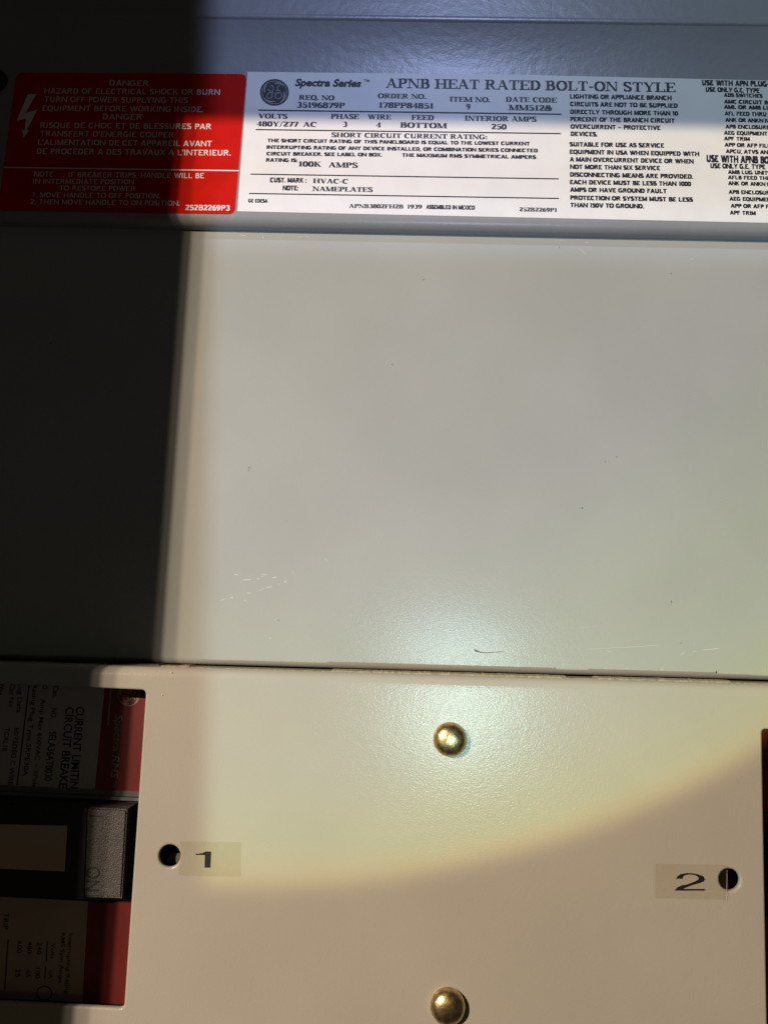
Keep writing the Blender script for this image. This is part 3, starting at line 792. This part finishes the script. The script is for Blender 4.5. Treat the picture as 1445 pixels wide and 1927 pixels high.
# ------------------------------------------------------------------ brass screws
def screw_mesh(c, R, h):
    prof = [(R * 0.985, 0.0), (R, 0.0006), (R * 0.992, 0.0010)]
    for k in range(1, 13):
        a = math.pi / 2 * k / 12
        prof.append((R * 0.985 * math.cos(a) ** 0.92 if k < 12 else 0.0, 0.0010 + (h - 0.0010) * math.sin(a)))
    n = 56; v, f = [], []
    for (r_, z) in prof[:-1]:
        for k in range(n):
            a = 2 * math.pi * k / n; v.append((c.x + r_ * math.cos(a), c.y + r_ * math.sin(a), z))
    v.append((c.x, c.y, prof[-1][1])); top = len(v) - 1
    m = len(prof) - 1
    for j in range(m - 1):
        for k in range(n):
            f.append((j * n + k, j * n + (k + 1) % n, (j + 1) * n + (k + 1) % n, (j + 1) * n + k))
    for k in range(n): f.append(((m - 1) * n + k, (m - 1) * n + (k + 1) % n, top))
    return mesh_from('screw', v, f)
for (px, py, lab) in [(847, 1392, 'domed brass coloured screw head in the bright patch of the front plate'), (842.5, 1894.5, 'domed brass coloured screw head low on the front plate, casting a dark shadow')]:
    c = P(px, py, 0.001)
    single('dome_screw', lab, 'screw', (c.x, c.y, 0), screw_mesh(c, 0.00550, 0.0042), M_BRASS, group='brass screws of the front plate', smooth=True)

# studs seen inside hole number 1
c = P(331, 1624, -0.006)
me = join([prism(ring_pts(c, 0.0036 - 0.00012 * (k % 2) - 0.0004 * k / 6, 32), -0.006 - 0.0006 * (7 - k), -0.006 - 0.0006 * (6 - k)) for k in range(7)] + [prism(ring_pts(c, 0.0034, 32), -0.030, -0.0102)])
single('threaded_stud', 'dim threaded metal stud inside the round hole beside the number 1', 'stud', (c.x, c.y, -0.03), me, M_STEELIN)

# ------------------------------------------------------------------ number stickers
ZT = 0.00008
def tape(label, quad, fig, zoom, off):
    t = Thing('number_sticker', label, 'sticker', tuple(sum((P(x, y) for x, y in quad), Vector()) / 4), group='clear number stickers on the front plate')
    me = sheet([rounded(pxloop(quad, ZT), 0.0003)], 0.00002, ZT)
    t.part('tape', me, M_TAPE)
    ik = Ink(ZT + 0.00003)
    pts = [(off[0] + x / zoom, off[1] + y / zoom) for x, y in fig]
    ik.poly(pts)
    t.part('digit', ik.mesh(), M_INK)
    return t
tape('clear tape sticker printed with a black 1, beside the left round hole', [(340.5, 1583.2), (454.6, 1585), (453, 1650), (336.5, 1648)],
     [(680, 316), (702, 322), (768, 312), (806, 291), (877, 293), (868, 501), (793, 501), (797, 338), (702, 336), (682, 338)], 6.881, (270, 1560))
t2 = tape('clear tape sticker printed with a black 2, lapping over the right round hole', [(1232, 1625.2), (1367.4, 1628), (1371, 1693.5), (1231.6, 1690.2)],
     [(376, 330), (395, 300), (430, 277), (490, 265), (560, 265), (630, 278), (690, 300), (712, 335), (697, 360), (650, 380), (580, 399), (520, 420), (470, 441), (455, 448), (712, 448), (710, 467), (363, 467),
      (367, 455), (400, 425), (445, 405), (500, 397), (560, 375), (610, 355), (640, 330), (630, 305), (590, 287), (540, 280), (490, 285), (462, 299), (450, 330)], 6.149, (1210, 1600))
ik = Ink(ZT + 0.00004)
ik.strip([(1367.2, 1637), (1367, 1655), (1366.6, 1676), (1368.5, 1684), (1371.5, 1693)], [0.5, 0.7, 0.9, 1.0, 1.8])
ik.strip([(1366.6, 1676), (1366, 1684), (1367, 1692)], [1.0, 1.6, 2.6]); ik.strip([(1359, 1685), (1361, 1686.5)], [1.6, 1.2])
t2.part('curled_edge', ik.mesh(), M_TAPEEDGE)

# ------------------------------------------------------------------ circuit breaker behind the left opening
def quadbox(pts, z0, z1):
    return recalc(prism([P(x, y, z1) for x, y in pts], z0, z1))
bcen = P(60, 1592, Z_BRK)
brk = Thing('circuit_breaker', 'moulded circuit breaker with red bands and a grey handle in the left opening', 'circuit breaker', (bcen.x, bcen.y, -0.075), group='breakers behind the front plate')
zb = Z_BRK
xl = -260
me = quadbox([(xl, 1240), (300, 1250), (256, 1940), (xl, 1930)], -0.075, zb - 0.0004)
brk.part('body', me, M_BLACK)
zf = zb
# films on the two ends
def film(name, pts, mat, zt=zf): return brk.part(name, quadbox(pts, zb - 0.0004, zt), mat)
up_l = film('rating_label', [(xl, 1262), (199.4, 1274), (178.6, 1489), (xl, 1468)], M_SPEC)
up_r = film('red_band', [(199.6, 1274), (292, 1280), (268, 1492), (178.8, 1489)], M_BAND)
lo_l = film('rating_label', [(xl, 1674), (166.2, 1696), (155.6, 1886), (xl, 1866)], M_SPEC)
lo_r = film('red_band', [(166.4, 1696), (262, 1700), (246, 1890), (155.8, 1886)], M_BAND)
# rails either side of the handle
def rail(pts, z1): return quadbox(pts, zb - 0.0004, z1)
me = join([rail([(xl, 1466), (272, 1490), (270, 1500), (xl, 1476)], zb + 0.0006), rail([(xl, 1477), (269, 1502), (268, 1508), (xl, 1484)], zb + 0.0016)])
brk.part('handle_rail', me, M_RAIL)
me = join([rail([(xl, 1666), (252, 1691), (251, 1696), (xl, 1671)], zb + 0.0012)])
brk.part('handle_rail', me, M_RAIL)
# handle: raised block, chamfered towards the ends and sloping to the right
zt = -0.0016
top = [P(x, y, zt) for x, y in [(-150, 1506), (239, 1523), (229, 1690), (-150, 1676)]]
base = [P(x, y, zb) for x, y in [(-160, 1490), (259, 1511), (247, 1694), (-160, 1682)]]
v = base + top
f = [(0, 1, 5, 4), (1, 2, 6, 5), (2, 3, 7, 6), (3, 0, 4, 7), (4, 5, 6, 7)]
me = mesh_from('h', v, f); recalc(me)
bm = bmesh.new(); bm.from_mesh(me)
bmesh.ops.bevel(bm, geom=[e for e in bm.edges if all(abs(q.co.z - zt) < 1e-6 for q in e.verts)], offset=0.0005, segments=2, affect='EDGES')
bm.to_mesh(me); bm.free()
hd = brk.part('handle', me, M_GRAIN)
me = quadbox([(-150, 1506), (164, 1520), (158, 1692), (-150, 1680)], zb - 0.0002, zt + 0.0004)
brk.part('trip_module', me, M_BLACK)
me = quadbox([(-60, 1550), (127, 1554), (122, 1640), (-60, 1632)], zt + 0.0002, zt + 0.0006)
brk.part('tan_window', me, M_WINDOW)
ik = Ink(zt + 0.00006)
ik.sans('ON', (163.5, 1630.5), (160.5, 1677), 26, 0.008); ik.rule((168, 1535.5), (194, 1536.6), 3.0)
brk.part('moulded_mark', ik.mesh(), M_BLACK, parent=hd)
# upper print
ik = Ink(zf + 0.00004)
for t, a, b, h, bo in [
    ('CURRENT LIMITING', (144.4, 1329.7), (130.6, 1498), 15, .02), ('CIRCUIT BREAKER', (124.7, 1330.3), (110.6, 1496), 15, .02),
    ('Cat.', (101.5, 1289.7), (100, 1313.5), 9.5, .012), ('NO.', (98.2, 1333), (96.6, 1352), 9.5, .012), ('SELA36AT0030', (93.7, 1376), (84.2, 1469.4), 13.5, .02),
    ('O', (81.2, 1289.7), (80.6, 1297), 8.5, .012), ('Amp Max 600VAC ~ 3Pole', (78.4, 1315.5), (60.8, 1483), 8.5, .014),
    ('Rating Plug Type SRPE30A', (63.4, 1288), (44.2, 1460), 8.5, .014), ('Lug Data', (36, 1286.7), (31.6, 1341), 9, .014), ('60/75DEG C WIRE', (28.2, 1369), (15.6, 1477), 9, .016),
    ('Cat No', (19.8, 1286.7), (16.8, 1331), 9, .014), ('TCAL18', (10.2, 1369), (5, 1413), 9, .016), ('Wire', (0.8, 1286), (-2, 1308), 8, .014)]:
    ik.sans(t, a, b, h, bo)
ik.rule((55.6, 1288), (33, 1477), 2.6)
brk.part('lettering', ik.mesh(), M_INK, parent=up_l)
ik = Ink(zf + 0.00004)
ik.sans('Spectra RMS', (218, 1344.5), (209.2, 1464), 13.4, 0.0, 0.2); ik.sans('TM', (214, 1468), (213, 1481), 5.5)
brk.part('lettering', ik.mesh(), M_PALE, parent=up_r)
ik = Ink(zf + 0.00004); ik.rule((209.4, 1292), (204.2, 1365), 2.6)
emblem_strokes(ik, 243.2, 1308, 23.5, 23.5, -math.pi / 2 - 0.05, 0.9)
brk.part('emblem', ik.mesh(), M_PALE, parent=up_r)
ik = Ink(zf + 0.00004)
for t, a, b, h, bo in [
    ('Interrupting Rating', (130.6, 1756.6), (122.8, 1870.8), 7.2, .012), ('RMS Sym Amps', (116.8, 1755.4), (110.7, 1850), 7.2, .014), ('Volts', (97.8, 1774.8), (96, 1804), 7, .012), ('kA', (93.4, 1825.8), (92.6, 1842), 7, .012),
    ('240', (71.3, 1773), (70, 1796), 8.4, .014), ('100', (68.3, 1821.5), (67, 1841), 8.4, .014), ('480', (53.3, 1771.3), (51.9, 1794.7), 8.4, .014), ('65', (50.2, 1825), (49, 1839.6), 8.4, .014),
    ('600', (34.6, 1770.4), (32.9, 1793.8), 8.4, .014), ('25', (30.3, 1823.2), (29.8, 1838.8), 8.4, .014), ('TRIP', (7.8, 1717.7), (6.6, 1749.7), 9.4, .014)]:
    ik.sans(t, a, b, h, bo)
for a, b, th in [((89.6, 1771.3), (87.9, 1809.4), 2.2), ((86.5, 1818), (85, 1843), 2.2), ((16, 1767.9), (9.6, 1863), 2.4)]: ik.rule(a, b, th)
brk.part('lettering', ik.mesh(), M_INK, parent=lo_l)
ik = Ink(zf + 0.00004)
cc = (84, 1869)
ik.strip([(cc[0] + 14 * math.cos(k * math.pi / 20), cc[1] + 13 * math.sin(k * math.pi / 20)) for k in range(41)], 2.4)
brk.part('approval_mark', ik.mesh(), M_INK, parent=lo_l)

def copy_tree(o, parent=None):
    c = o.copy(); COL.objects.link(c); c.parent = parent
    if parent is not None: c.matrix_parent_inverse = o.matrix_parent_inverse
    for ch in list(o.children): copy_tree(ch, c)
    return c
# the same breaker turned end for end behind the right opening
mid_a = (cutA[0] + cutA[1]) / 2; mid_b = (cutB[0] + cutB[3]) / 2
off = bcen - mid_a
b2 = copy_tree(brk.o)
b2.matrix_world = PANEL @ Matrix.Translation((mid_b.x - off.x + 0.0002, mid_b.y - off.y, -0.075)) @ Matrix.Rotation(math.pi, 4, 'Z')
b2['label'] = 'circuit breaker showing a dark red sliver in the opening at the right margin'
b2['group'] = 'breakers behind the front plate'

# ------------------------------------------------------------------ settled dust on the ledge of the plate
v, f = [], []
n = 520
xa, xb = P(300, 1250).x, P(1446, 1285).x
x0s = []
def dens(px):
    if px < 340: return 0.6
    if 350 < px < 628: return 0.28
    if 1068 < px < 1130: return 0.25
    if px > 1385: return 0.22
    return 1.0
for i in range(n + 1):
    u = i / n; px = 300 + 1146 * u
    x = xa + (xb - xa) * u
    ye = y_edge(x) + 0.0001
    hgt = (0.0007 * random.uniform(0.9, 1.1) + (0.00012 if random.random() < 0.05 else 0)) * dens(px + 5 * math.sin(px * 0.21))
    v += [(x, ye - 0.0003, -0.0024), (x, ye + hgt * 0.5, -0.0028), (x, ye + hgt, -0.0042), (x, ye + hgt * 0.8, -0.010), (x, ye - 0.0004, -0.0175)]
for i in range(n):
    for j in range(4):
        a = i * 5 + j; f.append((a, a + 5, a + 6, a + 1))
single('dust', 'tan dust settled along the upper ledge of the front plate', 'dust', (0, -0.02, -0.002), mesh_from('dust', v, f), M_DUST, kind='stuff')
ik = Ink(0.00012)
cr = []
for x, y, rr in [(322, 1265.5, 2.0), (305.8, 1308, 1.8)]:
    c = P(x, y, 0.0002)
    bm = bmesh.new(); bmesh.ops.create_icosphere(bm, subdivisions=1, radius=rr * 0.00012)
    for q_ in bm.verts: q_.co += c
    mm_ = bpy.data.meshes.new('c'); bm.to_mesh(mm_); bm.free(); cr.append(mm_)
me = join(cr)
plate.part('paint_crumbs', me, M_CRUMB, parent=sheet_o)
